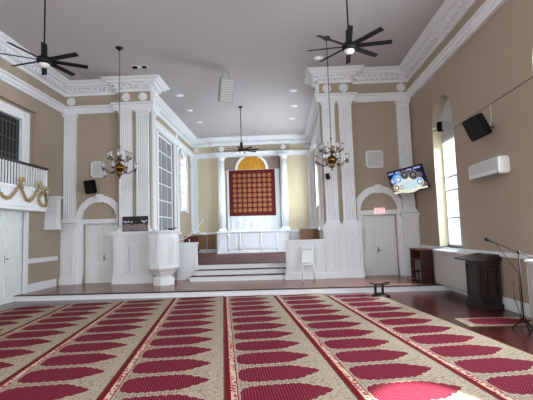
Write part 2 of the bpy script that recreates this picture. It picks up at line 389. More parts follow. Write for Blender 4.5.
# left wall double door
root=sempty('door_3','white double door in the left wall under the balcony')
fl=lambda u,v,d:(XL+d,u,v)
b=mb('white');
for a,c in ((9.6,9.78),(11.36,11.52)): b.prism([(a,0),(c,0),(c,2.68),(a,2.68)],fl,0,.06)
b.prism([(9.6,2.6),(11.52,2.6),(11.52,2.75),(9.6,2.75)],fl,0,.07);b.build('door_frame',root)
f3=lambda u,v,d:(XL-.03+d,u,v)
b=mb('white');b.prism([(9.6,0),(11.5,0),(11.5,2.7),(9.6,2.7)],fl,-TH-.04,-.1);b.build('backing',root)  # added out of view behind the leaves to block outside light
leaf(root,'door_leaf',f3,9.76,10.56,.0,2.62,None);leaf(root,'door_leaf',f3,10.568,11.38,.0,2.62,10.66,hz=1.2)
# ------------------------------------------------------------------ windows
def glass_mat(name,col,es,rough=.3):
    return mat(name,col,rough,emit=col,es=es)
def win_glass():
    m=bpy.data.materials.new('window_glass');m.use_nodes=True;n=m.node_tree.nodes;l=m.node_tree.links
    n.remove(n['Principled BSDF']);t=n.new('ShaderNodeBsdfTransparent');t.inputs[0].default_value=(.93,.97,1,1)
    g=n.new('ShaderNodeBsdfGlossy');g.inputs['Roughness'].default_value=.05;mx=n.new('ShaderNodeMixShader');mx.inputs[0].default_value=.04
    l.new(t.outputs[0],mx.inputs[1]);l.new(g.outputs[0],mx.inputs[2]);l.new(mx.outputs[0],n['Material Output'].inputs[0]);return m
M['glass']=win_glass()
def arched_window(name,fn,y0,y1,zb,zs,arch,depth,label,bars=(3,),cols=2,pane=None,fw=.07,sill=True,m='white'):
    root=sempty(name,label);c=(y0+y1)/2;r=(y1-y0)/2;zt=zs
    b=mb(m);D0,D1=depth-.05,depth+.02
    F=lambda u,v,d:fn(u,v,d)
    for a,e in ((y0,y0+fw),(y1-fw,y1)): b.prism([(a,zb),(e,zb),(e,zt),(a,zt)],F,D0,D1)
    b.prism([(y0,zb),(y1,zb),(y1,zb+fw),(y0,zb+fw)],F,D0,D1)
    if arch: ring(b,c,zs,r-fw,r,F,D0,D1)
    else: b.prism([(y0,zt-fw),(y1,zt-fw),(y1,zt),(y0,zt)],F,D0,D1)
    b.build('window_frame',root)
    q=mb(m)
    for k in range(1,cols):
        u=y0+(y1-y0)*k/cols;q.prism([(u-.015,zb),(u+.015,zb),(u+.015,zt),(u-.015,zt)],F,D0+.015,D1-.015)
    for z in bars: q.prism([(y0,z-.02),(y1,z-.02),(y1,z+.02),(y0,z+.02)],F,D0+.01,D1-.01)
    q.build('glazing_bars',root)
    g=MB().use(pane or M['glass'])
    poly=[(y0,zb),(y1,zb),(y1,zs)]+(arc_pts(c,zs,r,20)[1:-1] if arch else [])+[(y0,zs)]
    g.prism(poly,F,depth-.018,depth-.012);g.build('pane',root)
    if sill:
        s=mb(m);s.prism([(y0-.05,zb-.04),(y1+.05,zb-.04),(y1+.05,zb),(y0-.05,zb)],F,-.06,D0);s.build('window_sill',root)
    return root
fr=lambda u,v,d:(XR+d,u,v)
for i,(a,c,zb,zs,ar) in enumerate(WR):
    rw=arched_window('window_%d'%(i+1),fr,a,c,zb,4.2,False,.3,'arched window in the right wall, %s from the platform'%('first','second','third','fourth')[i],bars=(1.95,2.72,3.1),cols=2)
    b=mb('lgrey');b.prism([(a,4.2),(c,4.2),(c,zs)]+arc_pts((a+c)/2,zs,(c-a)/2,20)[1:-1]+[(a,zs)],fr,.26,.3);b.build('arch_panel',rw)
# cream slabs lining the reveals of the nearest visible window
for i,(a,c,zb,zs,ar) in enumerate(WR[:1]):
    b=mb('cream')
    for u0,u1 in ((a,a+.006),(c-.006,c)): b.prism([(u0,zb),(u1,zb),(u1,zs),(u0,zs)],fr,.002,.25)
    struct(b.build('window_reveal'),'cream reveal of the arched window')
WL_=WLs
for i,(a,c,zb,zs,ar) in enumerate(WL_[1:]): arched_window('window_%d'%(i+5),lambda u,v,d:(XL-d,u,v),a,c,zb,zs,ar,.3,'arched window in the left wall',bars=(1.95,2.72,3.15,4.5))
fcl=lambda u,v,d:(CL-d,u,v);fcr=lambda u,v,d:(CR+d,u,v)
a,c,zb,zs,ar=WCl[1]
arched_window('window_8',fcl,a,c,zb,zs,ar,.07,'arched window in the left chancel wall',bars=(3.9,4.75,5.35),cols=2,fw=.09)
arched_window('window_9',fcr,a,c,zb,zs,ar,.2,'arched window in the right chancel wall',bars=(3.9,4.75,5.35),cols=2,fw=.09)
b=mb('white');fo=fcl
cc=(a+c)/2;ring(b,cc,zs,(c-a)/2,(c-a)/2+.12,fo,-.04,0)
for u0,u1 in ((a-.12,a),(c,c+.12)): b.prism([(u0,zb-.1),(u1,zb-.1),(u1,zs),(u0,zs)],fo,-.04,0)
struct(b.build('trim_9'),'white surround of the arched chancel window')
gp=mat('grey_panes',srgb(122,126,132),.25,noise=.06,nscale=1.5)
a,c,zb,zs,ar=WCl[0]
arched_window('window_10',fcl,a,c,zb,zs,ar,.12,'tall grey paned window in the left chancel wall',bars=(2.5,3.2,3.9,4.6,5.3),cols=3,pane=gp,fw=.09)
arched_window('window_11',fcr,a,c,zb,zs,ar,.12,'tall paned window in the right chancel wall',bars=(2.5,3.2,3.9,4.6,5.3),cols=3,pane=None,fw=.09)
b=mb('white')
for u0,u1,v0,v1 in ((a-.2,a,zb-.1,zs+.18),(c,c+.2,zb-.1,zs+.18),(a,c,zs,zs+.18)): b.prism([(u0,v0),(u1,v0),(u1,v1),(u0,v1)],fcl,-.05,0)
struct(b.build('trim_10'),'white surround of the tall grey paned window')
b=mb('brassd');b.tube([(CL+.35,19.05,CH),(CL+.35,19.05,6.9)],.012);
# rear window
arched_window('window_12',lambda u,v,d:(u,YR-d,v),.45,2.15,1.15,4.1,True,.3,'arched window in the rear wall',bars=(2.7,),cols=2)
# dark window over the balcony; pane lengthened down as shade behind the balusters
root=sempty('window_13','dark window with black bars above the balcony')
ws=lambda u,v,d:(XL-d,u,v)
b=mb('white')
for u0,u1,v0,v1 in ((9.15,9.5,2.7,5.5),(11.28,11.62,2.7,5.5),(9.5,11.28,5.22,5.5)):
    b.prism([(u0,v0),(u1,v0),(u1,v1),(u0,v1)],ws,.02,.14)
    b.prism([(u0+.05,v0),(u1-.05,v0),(u1-.05,v1-.05),(u0+.05,v1-.05)],ws,0,.02)
b.build('window_frame',root)
b=mb('blind');b.prism([(9.4,2.7),(11.4,2.7),(11.4,5.3),(9.4,5.3)],ws,.12,.13);b.build('pane',root)
b=mb('bars')
for k in range(1,12):
    u=9.5+k*.15;b.prism([(u-.012,2.7),(u+.012,2.7),(u+.012,5.25),(u-.012,5.25)],ws,.10,.12)
for z in (3.7,4.15,4.6,5.05): b.prism([(9.4,z-.012),(11.4,z-.012),(11.4,z+.012),(9.4,z+.012)],ws,.105,.12)
b.build('glazing_bars',root)
# close recess around it
b=mb('wall')
for u0,u1,v0,v1 in ((9.1,9.15,2.7,5.62),(11.62,11.9,2.7,5.62),(9.15,11.62,5.5,5.62)): b.prism([(u0,v0),(u1,v0),(u1,v1),(u0,v1)],ws,.13,.2)
struct(b.build('window_recess'),'tan recess around the dark balcony window')
# ------------------------------------------------------------------ chancel back: gilded arch, panel, altar
root=sempty('niche','gilded arched niche on the chancel back wall')
fb=lambda u,v,d:(u,YC-d,v)
nc=-1.6
b=mb('gold');poly=[(nc-.86,4.9)]+[(nc+.86,4.9)]+arc_pts(nc,5.3,.86,28);b.prism(poly,fb,0,.03)
for k in range(-4,5):
    x=nc+k*.17;zt=arcz(nc,.8,5.3,x);b.tube([(x,YC-.04,4.95),(x,YC-.045,(4.95+zt)/2),(nc+(x-nc)*.8,YC-.035,zt)],.03,6)
b.build('gilded_panel',root)
b=mb('white');ring(b,nc,5.25,.82,.95,fb,0,.12);b.build('arch',root)
b=mb('white');b.box(-3.02,-.05,YC-.1,YC,1.75,5.28)
for k in range(7): x=-2.85+k*.39;panel(b,lambda u,v,d:(u,YC-.1-d,v),x,x+.33,1.85,2.6,.025,.015)
b.build('backing_panel',root)
# darker mauve-tan wall inside bay
b=mb('bay');b.box(-3.2,.12,YC-.01,YC,5.28,6.02);struct(b.build('wall_bay'),'wall field around the gilded arch')
b=mb('wall');b.box(-3.75,.6,22.35,YC,6.3,6.68);struct(b.build('wall_frieze'),'tan frieze block above the columns')
b=mb('white');b.box(-3.75,.6,22.2,YC,6.02,6.12);struct(b.build('trim_11'),'white lintel above the columns')
# rug with medallions
def rug_mat():
    m=bpy.data.materials.new('hanging_rug');m.use_nodes=True;n=m.node_tree.nodes;l=m.node_tree.links;b=n['Principled BSDF'];b.inputs['Roughness'].default_value=.9
    tc=n.new('ShaderNodeTexCoord');sx=n.new('ShaderNodeSeparateXYZ');l.new(tc.outputs['Object'],sx.inputs[0])
    def ma(op,a,c=None,c2=None):
        q=n.new('ShaderNodeMath');q.operation=op
        for i,v in enumerate((a,c,c2)):
            if v is None: continue
            if isinstance(v,(int,float)): q.inputs[i].default_value=v
            else: l.new(v,q.inputs[i])
        return q.outputs[0]
    P=.28;us=[]
    for o,off in ((sx.outputs[0],1.12),(sx.outputs[2],1.12)):
        t=ma('DIVIDE',ma('ADD',o,off),P);us.append((ma('SUBTRACT',ma('FRACT',t),.5),t))
    r=ma('SQRT',ma('ADD',ma('MULTIPLY',us[0][0],us[0][0]),ma('MULTIPLY',us[1][0],us[1][0])))
    ang=ma('ARCTAN2',us[0][0],us[1][0]);rr=ma('ADD',r,ma('MULTIPLY',ma('COSINE',ma('MULTIPLY',ang,8.)),.02))
    disc=ma('LESS_THAN',rr,.37);inner=ma('LESS_THAN',rr,.24);core=ma('LESS_THAN',r,.1)
    inx=ma('MULTIPLY',ma('LESS_THAN',ma('ABSOLUTE',sx.outputs[0]),1.12),ma('LESS_THAN',ma('ABSOLUTE',sx.outputs[2]),1.12))
    disc=ma('MULTIPLY',disc,inx);inner=ma('MULTIPLY',inner,inx);core=ma('MULTIPLY',core,inx)
    def mx(f,A,B):
        q=n.new('ShaderNodeMix');q.data_type='RGBA';l.new(f,q.inputs[0])
        for i,v in ((6,A),(7,B)):
            if isinstance(v,tuple): q.inputs[i].default_value=(*v,1)
            else: l.new(v,q.inputs[i])
        return q.outputs[2]
    nz=n.new('ShaderNodeTexNoise');nz.inputs['Scale'].default_value=3;l.new(tc.outputs['Object'],nz.inputs[0])
    base=mx(nz.outputs['Fac'],srgb(76,4,9),srgb(94,8,13))
    dg=ma('MULTIPLY',ma('LESS_THAN',ma('ABSOLUTE',us[0][0]),.03),inx)
    c=mx(dg,base,srgb(80,10,14))
    c=mx(disc,c,srgb(158,112,66));c=mx(inner,c,srgb(122,62,40));c=mx(core,c,srgb(176,134,84))
    l.new(c,b.inputs['Base Color']);return m
b=MB().use(rug_mat())
nx=24
P_=[];
for s,dy in ((0,0),(1,.02)):
    pass
vs=[[b.bm.verts.new((-1.3+2.6*i/nx,math.sin(i*1.1)*.008+(0 if k==0 else .02),z)) for i in range(nx+1)] for k in (0,1) for z in (-1.3+0.0,1.3)]
# front bottom, front top, back bottom, back top
f0,f1,b0,b1=vs
for i in range(nx+1):
    f0[i].co.z+=.05*(i/nx-.5)*-.6;b0[i].co.z=f0[i].co.z
for i in range(nx): b._f([f0[i],f0[i+1],f1[i+1],f1[i]]);b._f([b0[i+1],b0[i],b1[i],b1[i+1]]);b._f([f0[i+1],f0[i],b0[i],b0[i+1]]);b._f([f1[i],f1[i+1],b1[i+1],b1[i]])
b._f([f0[0],f1[0],b1[0],b0[0]]);b._f([f1[-1],f0[-1],b0[-1],b1[-1]])
o=b.build('hanging_rug',None,(-1.6,YC-.135,3.96));tag(o,'dark red rug of gold medallions hanging below the gilded arch','rug')
# altar
t=thing('altar','long white panelled altar cabinet below the hanging rug','altar',(-1.52,21.5,CH))
b=mb('white');b.box(-1.95,1.95,-.3,.3,0,.08);b.box(-1.9,1.9,-.24,.3,.08,1.08);
fa=lambda u,v,d:(u,-.24-d,v)
for x0,x1 in ((-1.85,-1.35),(1.3,1.85)): panel(b,fa,x0,x1,.16,1.0)
for x0,x1 in ((-1.25,-.75),(-.6,0.35),(.5,1.2)): panel(b,fa,x0,x1,.2,.95,.025)
b.build('body',t)
b=mb('white');b.box(-2.0,2.0,-.36,.3,1.08,1.16,bev=.012);b.build('top',t)
b=mb('white');b.box(-1.2,.9,-.1,.25,1.16,1.24,bev=.01);b.build('ledge',t)
for x in (-1.3,-.68,.42,1.25):
    b=mb('white');pts=[]
    for k in range(9):
        tt=k/8;z=.14+tt*.86;pts.append((x,-.27-.06*math.sin(tt*PI*1.0)-.02,z))
    b.tube(pts,[.05-.018*math.sin(PI*k/8) for k in range(9)],8);b.build('baluster',t)
# ------------------------------------------------------------------ pulpit
t=thing('pulpit','white panelled eight-sided pulpit at left of the chancel steps','pulpit',(-3.8,12.72,H))
def octp(b,prof): b.lathe(prof,n=8,smooth=False,rot=PI/8+PI/8)
b=mb('white');octp(b,[(.48,.56),(.48,1.6)]);
for k in range(8):
    a=PI/8+k*PI/4;ap=.48*math.cos(PI/8);hw=.48*math.sin(PI/8)-.035
    T=Matrix.Rotation(a,4,'Z')
    fk=lambda u,v,d,T=T,ap=ap:T@Vector((ap+d,u,v))
    panel(b,fk,-hw,hw,.66,1.5,.025,.012)
b.build('body',t)
b=mb('white');octp(b,[(.47,1.58),(.5,1.62),(.53,1.66),(.53,1.7),(.4,1.7)]);b.build('top_rim',t)
b=mb('white');octp(b,[(.3,.3),(.36,.36),(.42,.44),(.5,.5),(.52,.54),(.52,.57),(.44,.58)]);b.build('corbel',t)
b=mb('white');octp(b,[(.34,0),(.34,.2),(.31,.23),(.22,.25),(.28,.31)]);b.build('foot',t)
b=mb('blackp')
T=Matrix.Translation((0,0,.02))
b.box(-.16,0,-.12,.12,0,.015,T=T@Matrix.Rotation(.22,4,'Y'));b.box(0,.16,-.12,.12,0,.015,T=T@Matrix.Rotation(-.22,4,'Y'));b.box(-.05,.05,-.08,.08,-.02,.01,T=T)
o=b.build('open_folder',None,(-3.55,12.75,H+1.72));tag(o,'black open folder lying on the pulpit rim','folder')
# stair parapet of the pulpit
t=thing('stair_panel','low white panelled side wall between pulpit and chancel steps','panel',(-3.2,13.7,H))
b=mb('white');b.box(-.42,.28,0,.08,0,1.22);panel(b,lambda u,v,d:(u,-d,v),-.36,.24,.25,1.12);b.build('body',t)
b=mb('white');b.box(-.45,.31,-.03,.11,1.22,1.28,bev=.01);b.build('cap',t)
b=mb('white');b.tube([(-.75,0,1.45),(-.45,.05,1.36),(-.2,.3,1.42),(.1,.7,1.7),(.3,1.1,2.1)],.014,8);b.tube([(0,.04,1.27),(0,.04,1.4)],.014);b.build('handrail',t)
# red chair behind
t=thing('armchair','dark red upholstered chair half hidden behind the white stair panel','chair',(-3.78,16.6,CH),.3)
b=mb('redcloth');b.box(-.3,.3,-.28,.28,.3,.48,bev=.04);b.build('seat',t)
b=mb('redcloth');b.box(-.3,.3,.2,.3,.48,.98,bev=.04);b.build('backrest',t)
for sx_ in(-.26,.26):
    for sy in(-.24,.24):
        b=mb('darkwood');b.box(sx_-.025,sx_+.025,sy-.025,sy+.025,0,.3);b.build('leg',t)
# right panelled parapet
t=thing('parapet','low white panelled wall right of the chancel steps','panel',(.72,13.05,H))
b=mb('white');b.box(-.62,.62,0,.12,0,1.2);b.box(-.65,.62,-.03,.15,0,.2)
for k in range(4): panel(b,lambda u,v,d:(u,-d,v),-.58+k*.3,-.58+k*.3+.26,.3,1.12)
b.build('body',t)
b=mb('white');b.box(-.68,.64,-.09,.17,1.2,1.27);b.build('cap',t)
# white chair in front of parapet
t=thing('chair','small white chair standing with its back to the parapet','chair',(.78,12.62,H))
for sx_,sy in((-.17,-.16),(.17,-.16)):
    b=mb('white2');b.tube([(sx_*1.1,sy,0),(sx_,sy,.5)],.016);b.build('leg',t)
for sx_ in(-.17,.17):
    b=mb('white2');b.tube([(sx_*1.1,.2,0),(sx_,.16,.5),(sx_,.2,1.05)],.016);b.build('leg',t)
b=mb('white2');b.box(-.19,.19,-.18,.18,.5,.53,bev=.01);b.build('seat',t)
b=mb('white2');b.box(-.18,.18,.16,.185,.56,.93,bev=.008);b.build('backrest',t)
b=mb('white2');b.box(-.16,.18,.175,.2,.98,1.07,bev=.008);b.build('top_rail',t)
# picture on pedestal
def pic_mat():
    m=bpy.data.materials.new('dark_picture');m.use_nodes=True;n=m.node_tree.nodes;l=m.node_tree.links;b=n['Principled BSDF'];b.inputs['Roughness'].default_value=.5
    tc=n.new('ShaderNodeTexCoord');sx=n.new('ShaderNodeSeparateXYZ');l.new(tc.outputs['Object'],sx.inputs[0])
    nz=n.new('ShaderNodeTexNoise');nz.inputs['Scale'].default_value=9;l.new(tc.outputs['Object'],nz.inputs[0])
    ad=n.new('ShaderNodeMath');ad.operation='MULTIPLY_ADD';ad.inputs[1].default_value=.25;l.new(nz.outputs['Fac'],ad.inputs[0]);l.new(sx.outputs[2],ad.inputs[2])
    cr=n.new('ShaderNodeValToRGB');e=cr.color_ramp.elements;e[0].position=.12;e[0].color=(*srgb(70,70,80),1);e[1].position=.43;e[1].color=(.004,.004,.006,1)
    for p,c in ((.2,srgb(128,118,124)),(.33,srgb(140,118,116)),(.37,srgb(40,34,38))): q=e.new(p);q.color=(*c,1)
    l.new(ad.outputs[0],cr.inputs[0]);l.new(cr.outputs[0],b.inputs['Base Color']);return m
t=thing('picture','dark picture board leaning on the pedestal below the left pilasters','picture',(-4.86,13.1,PZ+.001))
b=MB().use(pic_mat());b.box(-.43,.43,0,.02,0,.5,T=Matrix.Rotation(-.06,4,'X'));b.build('board',t)
for k,(x,z) in enumerate(((-.37,.35),(-.33,.42),(-.28,.33),(-.2,.36),(.3,.4),(.36,.36),(.25,.32),(.38,.44))):
    pass
b=mb('lgrey')
for (x,z,r) in ((-.36,.33,.03),(-.3,.31,.035),(-.22,.33,.03),(-.12,.31,.03),(.24,.34,.03),(.3,.31,.035),(.37,.34,.03)): b.lathe([(r,0),(r,.006)],n=10,T=Matrix.Rotation(-.06,4,'X')@Matrix.Translation((x,0,z))@Matrix.Rotation(PI/2,4,'X'))
b.build('pale_shapes',t)['kind']='stuff'
# back right cabinet, stand in chancel
t=thing('cabinet','low brown wooden cabinet in the right corner of the chancel','cabinet',(1.35,20.4,CH))
b=mb('oak');b.box(-.45,.45,-.3,.3,0,1.12,bev=.01);b.build('body',t)
b=mb('oak');b.box(-.48,.48,-.33,.33,1.12,1.16,bev=.01);b.build('top',t)
t=thing('cabinet','pale grey low cabinet between altar and brown cabinet','cabinet',(.8,21.3,CH))
b=mb('lgrey');b.box(-.3,.3,-.2,.2,0,1.05,bev=.01);b.build('body',t)
b=mb('white');b.box(-.33,.33,-.23,.23,1.05,1.09,bev=.01);b.build('top',t)
t=thing('floor_stand','thin grey floor stand left of the altar','stand',(-3.98,21.2,CH))
b=mb('mgrey');b.lathe([(.16,0),(.16,.02),(.03,.04)],n=20);b.build('base',t)
b=mb('mgrey');b.tube([(0,0,.03),(0,0,2.1)],.022);b.build('pole',t)
b=mb('mgrey');b.tube([(0,0,2.05),(.12,0,2.2)],.03);b.build('head',t)
# ------------------------------------------------------------------ balcony
t=thing('balcony','white balcony with dark handrail along the left wall','balcony',(XL,8.0,2.5))
bx=.5
b=mb('white');b.box(0,bx,0,3.66,.02,.1);b.box(0,bx+.03,0,3.69,.1,.16,bev=.01);b.box(bx-.06,bx,0,3.66,.1,.62);b.box(0,bx,3.6,3.66,.1,.62);b.box(bx-.08,bx+.04,0,3.7,.58,.66,bev=.012);b.build('fascia',t)
b=mb('rail');b.box(bx-.07,bx+.03,0,3.72,1.26,1.33,bev=.02);b.box(0,bx,3.63,3.72,1.26,1.33,bev=.02);b.build('handrail',t)
for k in range(31):
    b=mb('white');y=.08+k*.115;b.box(bx-.05,bx-.015,y-.018,y+.018,.66,1.26);b.build('baluster',t)
b=mb('white');b.box(bx-.07,bx+.01,3.6,3.68,.66,1.26,bev=.008);b.build('newel_post',t)
for k in range(3):
    b=mb('white');x=.1+k*.12;b.box(x-.018,x+.018,3.61,3.65,.66,1.26);b.build('baluster',t)
# corbel box
t=thing('bracket_box','white panelled bracket box at the far end of the balcony','bracket',(XL+.002,12.38,2.0))
b=mb('white');b.box(0,.46,0,.12,.06,.98);
for k in range(4): panel(b,lambda u,v,d:(u,-d,v),.04,.42,.14+k*.2,.14+k*.2+.17,.015,.01)
b.build('body',t)
b=mb('white');b.box(0,.5,-.04,.15,0,.06,bev=.01);b.build('bottom_moulding',t)
b=mb('white');b.box(0,.52,-.06,.16,.98,1.05,bev=.012);b.build('cap',t)
# garlands
def garland(name,pts,r,label,cat,group,closed=False):
    b=mb('tinsel');r*=.75;b.tube(pts,r*.55,7,closed=closed)
    P=[Vector(p) for p in pts];N=len(P)
    for k in range(420):
        i=random.randrange(N if closed else N-1);p=P[i].lerp(P[(i+1)%N],random.random())
        d=Vector((random.gauss(0,1),random.gauss(0,1),random.gauss(0,1))).normalized();e=d.orthogonal().normalized()*.012
        a=b.bm.verts.new(p+d*r*.3-e);c=b.bm.verts.new(p+d*r*.3+e);q=b.bm.verts.new(p+d*r*random.uniform(1,1.7));b._f([a,c,q])
    return tag(b.build(name),label,cat,group)
gx=XL+.56
for y0,y1,l in ((9.35,10.35,'at the left edge of the photo'),(10.35,11.15,'between the bows, next to the wreath')):
    pts=[(gx,y0+(y1-y0)*k/16,3.22-.45*math.sin(PI*k/16)) for k in range(17)]
    garland('garland',pts,.06,'gold tinsel garland swag on the balcony front '+l,'garland','garlands on the balcony')
garland('wreath',[(gx-.0,11.42+.2*math.cos(2*PI*k/24),2.87+.2*math.sin(2*PI*k/24)) for k in range(24)],.07,'round gold wreath on the far end of the balcony front','wreath',None,True)
for y,z,l in ((10.35,3.28,'where the two garland swags meet'),(11.15,3.26,'left of the wreath'),(11.42,3.15,'on top of the wreath')):
    b=mb('tinsel')
    for s in(-1,1): b.lathe([(.01,0),(.06,.05),(.055,.12),(.01,.15)],n=10,T=Matrix.Rotation(s*1.1,4,'X')@Matrix.Diagonal((.5,1,1,1)))
    for s in(-.4,.4): b.tube([(0,0,0),(0,s*.12,-.1),(0,s*.2,-.2)],.012,5)
    o=b.build('bow',None,(gx+.05,y,z));tag(o,'gold bow on the balcony '+l,'bow','bows on the garland')
# ------------------------------------------------------------------ ceiling things
def fan(loc,drop,R,phase,label,group='ceiling fans'):
    t=thing('ceiling_fan',label,'fan',loc,phase,group)
    b=mb('dark');b.lathe([(.07,drop-.05),(.09,drop-.03),(.09,drop)],n=20);b.build('canopy',t)
    b=mb('dark');b.tube([(0,0,.2),(0,0,drop-.02)],.016);b.build('downrod',t)
    b=mb('dark');b.lathe([(.02,.36),(.055,.34),(.06,.12),(.11,.08),(.14,.05),(.14,-.03),(.10,-.06)],n=24);b.build('motor_housing',t)
    b=mb('cool');b.lathe([(.10,-.06),(.1,-.08),(.085,-.11),(.04,-.125),(0.001,-.13)],n=24);b.build('light_dome',t)
    for k in range(8):
        b=mb('dark');b.box(.1,R,-.052,.052,-.006,.006,T=Matrix.Rotation(2*PI*k/8,4,'Z')@Matrix.Translation((0,0,.02))@Matrix.Rotation(-.3,4,'X'));b.build('blade',t)
    return t
fan((-4.73,7.73,5.32),ZC-5.32,.82,math.radians(-14),'black eight-blade ceiling fan at upper left by the balcony wall')
fan((1.45,7.71,5.3),ZC-5.3,.82,math.radians(-8),'black eight-blade ceiling fan at upper right before the pilasters')
fan((-1.6,16.7,5.2),ZC-5.2,.75,math.radians(-5),'black ceiling fan hanging in the chancel before the gilded arch')
def chandelier():
    t=thing('chandelier','',  'chandelier',(0,0,0),0,'brass chandeliers')
    top=ZC-3.62
    b=mb('brassd');b.lathe([(.11,top-.0),(.11,top-.02),(.05,top-.06),(.02,top-.09)][::-1],n=20);b.build('ceiling_canopy',t)
    b=mb('brassd');z=.95
    k=0
    while z<top-.08:
        T=Matrix.Translation((0,0,z))@Matrix.Rotation(PI/2*(k%2),4,'Z')
        b.tube([(.016*math.cos(a),0,.03*math.sin(a)) for a in [2*PI*i/8 for i in range(8)]],.005,4,T=T,closed=True);z+=.05;k+=1
    b.build('chain',t)
    b=mb('brass');b.lathe([(.005,-.3),(.03,-.28),(.015,-.24),(.06,-.2),(.075,-.16),(.03,-.12),(.08,-.09),(.135,-.03),(.145,.02),(.12,.08),(.05,.12),(.02,.16),(.04,.2),(.018,.25),(.016,.3),(.035,.36),(.014,.42),(.012,.55),(.025,.6),(.01,.65),(.007,.95)],n=24);b.build('body',t)
    for tier,(n,R,z0,z1) in enumerate(((8,.45,-.02,-.06),(8,.3,.26,.26))):
        for k in range(n):
            a=2*PI*k/n+tier*.3;d=Vector((math.cos(a),math.sin(a),0))
            arm=mb('brassd');pts=[]
            for i in range(13):
                s=i/12;r=.04+(R-.04)*s;zz=z0-.11*math.sin(PI*min(1,s*1.15))*(1 if tier==0 else .6)+(z1-z0)*s
                pts.append(d*r+Vector((0,0,zz)))
            arm.tube(pts,.009,6)
            arm.lathe([(.005,-.02),(.035,0),(.038,.012),(.012,.015),(.012,.04)],c=tuple(pts[-1]),n=12)
            o=arm.build('arm',t)
            s=mb('glassw');c=pts[-1]+Vector((0,0,.02));prof=[(.02,0),(.045,.01),(.055,.06),(.05,.1),(.066,.16),(.062,.16),(.046,.1),(.05,.06),(.04,.018),(.01,.008)]
            s.lathe(prof,c=tuple(c),n=12);s.build('glass_shade',o)
            u=mb('lgrey');u.lathe([(.008,0),(.008,.05),(.014,.065),(.012,.085),(.002,.105)],c=tuple(c),n=8);u.build('bulb',o)
    return t
ch=chandelier();ch.location=(-4.47,10.9,3.62);ch['label']='brass two-tier chandelier with glass shades hanging before the left pilasters'
dup(ch,(1.43,10.9,3.62),.2,'brass two-tier chandelier with glass shades hanging before the right pilasters')
# hanging grey speaker
t=thing('ceiling_speaker','large pale grey speaker hanging from the ceiling in the middle','speaker',(-1.72,13.0,6.5))
T=orient(.345,.384,.042)
b=mb('grey');b.box(-.23,.23,-.2,.15,-.4,.4,T=T,bev=.03);b.build('cabinet',t)
b=mb('lgrey');
for k in range(9): b.box(-.2,.2,-.212,-.2,-.36+k*.08,-.31+k*.08,T=T)
b.build('grille',t)
for x in(-.1,.1):
    b=mb('mgrey');b.tube([(x,0,.38),(x,0,.6)],.01);b.build('bracket',t)
# recessed lights
spots=[(-3.8,15.0,'first of the left row beyond the pier'),(-3.85,16.9,'second of the left row in the chancel'),(-3.8,18.8,'third of the left row in the chancel'),(.62,15.0,'first of the right row beyond the pier'),(.7,16.9,'second of the right row in the chancel'),(.65,18.8,'third of the right row in the chancel'),(1.33,12.2,'before the right pier')]
for x,y,l in spots:
    t=thing('recessed_light','white round recessed ceiling light, '+l,'light',(x,y,ZC),0,'recessed lights')
    b=mb('white');b.lathe([(.1,-.012),(.16,-.012),(.17,-.004),(.17,-.001)],n=24);b.build('rim',t)
    b=mb('lamp');b.lathe([(.1,-.014),(.001,-.016)],n=24);b.build('diffuser',t)
t=thing('ceiling_fitting','flat dark twin spotlight on the ceiling before the left pier','light',(-4.35,12.2,ZC))
b=mb('white');b.box(-.26,.26,-.1,.1,-.02,-.001,bev=.006);b.build('plate',t)
for x in(-.15,.15):
    b=mb('blackp');b.lathe([(.075,-.05),(.08,-.02)],c=(x,0,0),n=16);b.build('lamp_head',t)
for i,(x,w) in enumerate(((-2.4,.75),(-1.3,.4),(-.7,.42))):
    t=thing('ceiling_vent',['long','middle','right'][i]+' flat vent slot in the ceiling near the chancel back wall','vent',(x,21.2,ZC),0,'ceiling vents')
    b=mb('lgrey');b.box(-w/2,w/2,-.12,.12,-.03,-.001,bev=.006);b.build('frame',t)
    b=mb('mgrey');
    for k in range(3): b.box(-w/2+.04,w/2-.04,-.08+k*.06,-.05+k*.06,-.034,-.03)
    b.build('slats',t)
# ------------------------------------------------------------------ wall things
def wall_speaker(loc,size,yaw,tilt,roll,label,bracket,m='blackp'):
    t=thing('wall_speaker',label,'speaker',loc)
    w,d,h=size;T=orient(yaw,tilt,roll)
    b=mb(m);b.box(-w/2,w/2,-d/2,d/2,-h/2,h/2,T=T,bev=.02);b.build('cabinet',t)
    b=mb('dark');b.box(-w/2+.02,w/2-.02,-d/2-.008,-d/2,-h/2+.02,h/2-.02,T=T,bev=.003);b.build('grille',t)
    b=mb('dark');b.tube([T@Vector((0,d/2-.01,0)),bracket],.016);b.build('bracket',t)
wall_speaker((-6.42,13.2,3.42),(.34,.2,.45),-.1,.23,-.05,'black speaker over the arched door at left',(0,.27,.03))
wall_speaker((4.08,8.25,3.72),(.37,.24,.46),-.957,.314,-.262,'black tilted speaker on the right wall above the air conditioner',(.4,.12,.02))
wall_speaker((1.55,13.0,3.46),(.13,.1,.2),-.3,.1,-.2,'tiny black speaker on the pilaster behind the right chandelier',(-.0,.18,.0))
t=thing('spotlight','small silver and black spotlight in the head of the right arched window','spotlight',(4.5,10.95,4.45))
T=orient(-.35,.15)
b=mb('blackp');b.box(-.15,.06,-.1,.14,-.13,.13,T=T,bev=.02);b.build('housing',t)
b=mb('mgrey');b.box(-.02,.16,-.13,.08,-.13,.13,T=T,bev=.02);b.build('lamp_face',t)
b=mb('dark');b.tube([(0,.05,0),(.02,.78,.05)],.014);b.build('bracket',t)
t=thing('air_conditioner','white wall air conditioner below the tilted speaker','air conditioner',(XR,7.9,2.72))
b=mb('white2');b.box(-.22,0,0,1.3,0,.34,bev=.025);b.build('body',t)
b=mb('lgrey');b.box(-.228,-.215,.06,1.26,.1,.32,bev=.004);b.build('front_panel',t)
b=mb('mgrey');b.box(-.226,-.1,.08,1.22,-.004,.02);b.build('air_flap',t)
